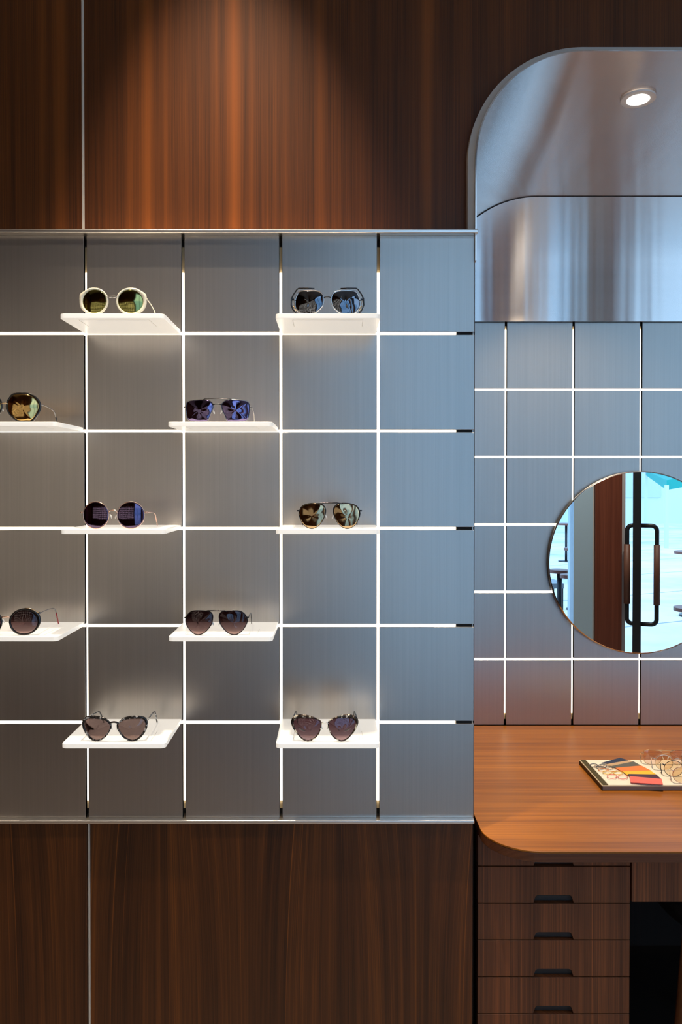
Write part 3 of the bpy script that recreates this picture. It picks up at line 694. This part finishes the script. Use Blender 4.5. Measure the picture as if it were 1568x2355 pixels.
for s, w in ((-1, .073), (1, .146)):
    bm = bmesh.new(); X0 = DX+s*.03; X1 = DX+s*w; ym = y1-.035; zt, zb = 1.21, .435; rr = .04
    pts = [(X0, ym, zt)]+[(X1-s*rr+s*rr*math.sin(a), ym, zt-rr+rr*math.cos(a)) for a in [math.pi/2*k/6 for k in range(7)]]
    pts += [(X1-s*rr+s*rr*math.cos(a), ym, zb+rr-rr*math.sin(a)) for a in [math.pi/2*k/6 for k in range(7)]]+[(X0, ym, zb)]
    tube(bm, [Vector(p)-dd for p in pts], .017, 12); h_ = link('pull_handle', bm, dk, door, smooth=True)
    bm = bmesh.new(); tube(bm, [Vector((X1, ym, 1.06))-dd, Vector((X1, ym, .59))-dd], .024, 12); link('handle_grip', bm, brn, h_, smooth=True)

# street
pave, nt, out = newmat('paving_shade_patches'); tc = N(nt, 'ShaderNodeTexCoord'); f = noise(nt, tc.outputs['Object'], .6, 4)
c = ramp(nt, f, [(.35, (.60,.66,.72)), (.5, (.80,.81,.80)), (.62, (.92,.89,.85))])  # bluish shade patches painted into the paving colour
mp = N(nt, 'ShaderNodeMapping'); mp.inputs['Rotation'].default_value = (0,0,.45); L(nt, tc.outputs['Object'], mp.inputs[0])
sp = N(nt, 'ShaderNodeSeparateXYZ'); L(nt, mp.outputs[0], sp.inputs[0])
fr_ = math_(nt, 'FRACT', math_(nt, 'MULTIPLY', sp.outputs[1], .55)); ln = math_(nt, 'LESS_THAN', fr_, .02)
mx = N(nt, 'ShaderNodeMix', data_type='RGBA'); L(nt, ln, mx.inputs[0]); L(nt, c, mx.inputs[6]); mx.inputs[7].default_value = (.28,.36,.42,1)
p = N(nt, 'ShaderNodeBsdfPrincipled', Roughness=.8); L(nt, mx.outputs[2], p.inputs['Base Color']); L(nt, p.outputs[0], out.inputs[0])
struct(boxo('ground', -30, 40, -45, Yf, -.08, -.03, pave), 'pale pavement and street outside')
fac = simple('facade_shade_blue', (.62,.76,.85), .8)  # bluish shade painted in, for bluer reflections in the steel panels
bl = empty('street_building', (6, -26, 0)); tag(bl, 'pale building across the street', 'building')
bm = bmesh.new(); box(bm, -24, 24, -6, 0, -.03, 9); link('facade', bm, fac, bl)
bm = bmesh.new()
for k in range(12): box(bm, -22+k*3.8, -19.8+k*3.8, -.0, .06, 1.0, 3.4)
link('shopfronts', bm, simple('teal_paint', (.50,.66,.76), .4), bl)
aw = empty('street_awning', (9.9, -18.8, -.03)); tag(aw, 'narrow teal awning on thin posts across the street', 'awning')
bm = bmesh.new()
for (x, y, z) in ((10.9,-22.6,1.93),(8.1,-14.2,1.50)): box(bm, x-.04, x+.04, y-.04, y+.04, -.03, z, aw.location)
link('post', bm, fac, aw)
bm = bmesh.new(); A_ = [Vector(p)-aw.location for p in ((10.9,-22.6,1.82),(10.9,-22.6,1.98),(8.1,-14.2,1.62),(8.1,-14.2,1.38))]
q = [bm.verts.new(p) for p in A_]+[bm.verts.new(p+Vector((.5,.12,.1))) for p in A_]
for f in ((0,1,2,3),(4,5,6,7),(0,1,5,4),(1,2,6,5),(2,3,7,6),(3,0,4,7)): bm.faces.new([q[k] for k in f])
link('canopy', bm, simple('teal_canvas', (.01,.36,.33), .7), aw)
redw = simple('red_tabletop', (.20,.075,.055), .4); ti = 0
for (px, py, L_, hh, rr, lab) in ((1287,1304,7.4,.74,.10,'nearer to the window'),(1312,1317,7.0,.74,.09,'low and beside the steel column'),(1316,1260,9.9,.74,.10,'far out on the pavement'),(1302,1207,16.,.74,.22,'farthest away'),(1590,1265,9.4,.74,.19,'right of the door, farther out'),(1590,1410,7.0,.45,.145,'low stool height, right of the door')):
    x = (px-CX)/F*L_; yy = 2*(BACK-.02)-L_
    t_ = empty('cafe_table', (x, yy, -.03)); tag(t_, 'round red-brown cafe table outside, '+lab, 'table', 'cafe tables on the pavement')
    bm = bmesh.new(); disc(bm, (0,0,0), 0, rr, hh, hh+.03, 40, 'z'); link('tabletop', bm, redw, t_)
    bm = bmesh.new(); tube(bm, [(0,0,.02),(0,0,hh)], .025, 12); link('pedestal', bm, dk, t_, smooth=True)
    bm = bmesh.new(); disc(bm, (0,0,0), 0, rr*.7, 0, .02, 32, 'z'); link('foot', bm, dk, t_)
bn = empty('cafe_bench', (2.20, -2.80, -.03)); tag(bn, 'dark-framed bench outside the shop window', 'bench')
bm = bmesh.new(); box(bm, -.45,.06,-.22,.16,.54,.59); link('bench_top', bm, simple('grey_slats', (.28,.33,.36), .5), bn)
for x in (-.42,.02):
    for y in (-.19,.13): bm = bmesh.new(); box(bm, x, x+.035, y, y+.03, 0,.54); link('leg', bm, dk, bn)

# opposite lit display (reflected in the lenses)
ox = [ -.1-.24*k for k in range(11)]; ozs = [1.0+.24*k for k in range(6)]
op = empty('opposite_display_wall', (-1.3, Yf, .8)); tag(op, 'second steel display wall with a glowing grid, facing the first across the shop', 'display wall'); oo = op.location
bm = bmesh.new(); box(bm, -2.75, .1, Yf+.002, Yf+.02, .8, 2.4, oo); link('metal_panel', bm, M['steel'], op)
for x in ox: bm = bmesh.new(); box(bm, x-.006, x+.006, Yf+.02, Yf+.026, .82, 2.38, oo); link('light_strip', bm, M['led'], op)
for z in ozs: bm = bmesh.new(); box(bm, -2.72, .07, Yf+.02, Yf+.025, z-.006, z+.006, oo); link('light_strip', bm, M['led'], op)

# ------------------------------------------------------------------ light
w = bpy.data.worlds.new('world'); sc.world = w; w.use_nodes = True; nt = w.node_tree; nt.nodes.clear()
out = nt.nodes.new('ShaderNodeOutputWorld'); bg = N(nt, 'ShaderNodeBackground', Strength=1.95)
tc = N(nt, 'ShaderNodeTexCoord'); sp = N(nt, 'ShaderNodeSeparateXYZ'); L(nt, tc.outputs['Generated'], sp.inputs[0])
c = ramp(nt, sp.outputs[2], [(0, (.58,.79,1.0)), (.5, (.42,.68,1.0))]); L(nt, c, bg.inputs[0]); L(nt, bg.outputs[0], out.inputs[0])
def area(name, loc, rot, sx, sy, e, c, portal=False):
    l = bpy.data.lights.new(name, 'AREA'); l.shape = 'RECTANGLE'; l.size = sx; l.size_y = sy; l.energy = e; l.color = c
    o = bpy.data.objects.new(name, l); col.objects.link(o); o.location = loc; o.rotation_euler = rot
    if portal: l.cycles.is_portal = True
    return o
area('daylight_portal', (2.2, Yf-.2, 1.72), (R(90), 0, 0), 4.2, 3.5, 1, (1,1,1), True)
def spot(name, loc, target, e, size, blend, c=(1,.80,.58), r=.02):
    l = bpy.data.lights.new(name, 'SPOT'); l.energy = e; l.spot_size = R(size); l.spot_blend = blend; l.color = c; l.shadow_soft_size = r
    o = bpy.data.objects.new(name, l); col.objects.link(o); o.location = loc
    o.rotation_euler = (Vector(target)-Vector(loc)).to_track_quat('-Z', 'Y').to_euler(); return o
def lamp_fixture(x, y, lab):
    f_ = empty('ceiling_spotlight', (x, y, CEIL)); tag(f_, lab, 'spotlight', 'small ceiling spotlights')
    bm = bmesh.new(); disc(bm, (0,0,0), .03, .04, -.03, -.0, 24, 'z'); link('housing', bm, M['white'], f_)
    bm = bmesh.new(); disc(bm, (0,0,0), 0, .028, -.02, -.012, 24, 'z'); link('lamp_lens', bm, M['lamp'], f_)
lamp_fixture(-.24, 1.42, 'small round ceiling spotlight washing the wood above the display')
lamp_fixture(-1.15, 1.42, 'small round ceiling spotlight at the left, washing the wood panelling')
spot('wall_spot', (-.24, 1.36, 3.57), (-.24, 1.645, 2.2), 225, 36, 1.0)
spot('wall_spot_left', (-1.15, 1.36, 3.57), (-1.15, 1.63, 2.1), 110, 34, 1.0)
spot('shelf_spot_1', (-.50, .35, 3.55), (-.50, 1.78, 1.15), 55, 36, .8, (1,.86,.70), .04)
spot('shelf_spot_2', (.9, -.2, 3.55), (.85, 1.8, .4), 16, 50, .9, (1,.86,.70), .04)
for i, (x, y) in enumerate(((-2.2,-.3),(-1.0,-.4),(.3,-.4),(1.6,-.3),(2.6,.3))):
    spot('room_fill_%d' % i, (x, y, 3.55), (x, y-.35, 0), 38, 95, .8, (1,.84,.66), .04)  # unseen fill lamps added to raise the warm light in the room
spot('front_fill_1', (1.55, -.45, 3.5), (1.53, -1.2, 1.9), 60, 50, .8, (1,.88,.72), .04)  # added unseen lamp, brightens the pale strip for its hood streak
spot('front_fill_2', (2.2, -.2, 3.5), (2.15, -1.2, .9), 70, 50, .8, (1,.9,.8), .04)  # added unseen lamp, brightens the post and jamb in the mirror
spot('hood_spot', (dl.x, dl.y, dl.z-.018), (dl.x, 2.16, DESK), 92, 105, .8, (1,.80,.56))

sc.view_settings.view_transform = 'Standard'; sc.view_settings.look = 'None'
sc.view_settings.gamma = 1; sc.view_settings.exposure = 0.38; sc.view_settings.use_curve_mapping = False
sc.cycles.use_denoising = True
sc.cycles.max_bounces = 10; sc.cycles.transparent_max_bounces = 16; sc.cycles.glossy_bounces = 6; sc.cycles.diffuse_bounces = 4
sc.cycles.sample_clamp_indirect = 6.0; sc.cycles.caustics_refractive = False
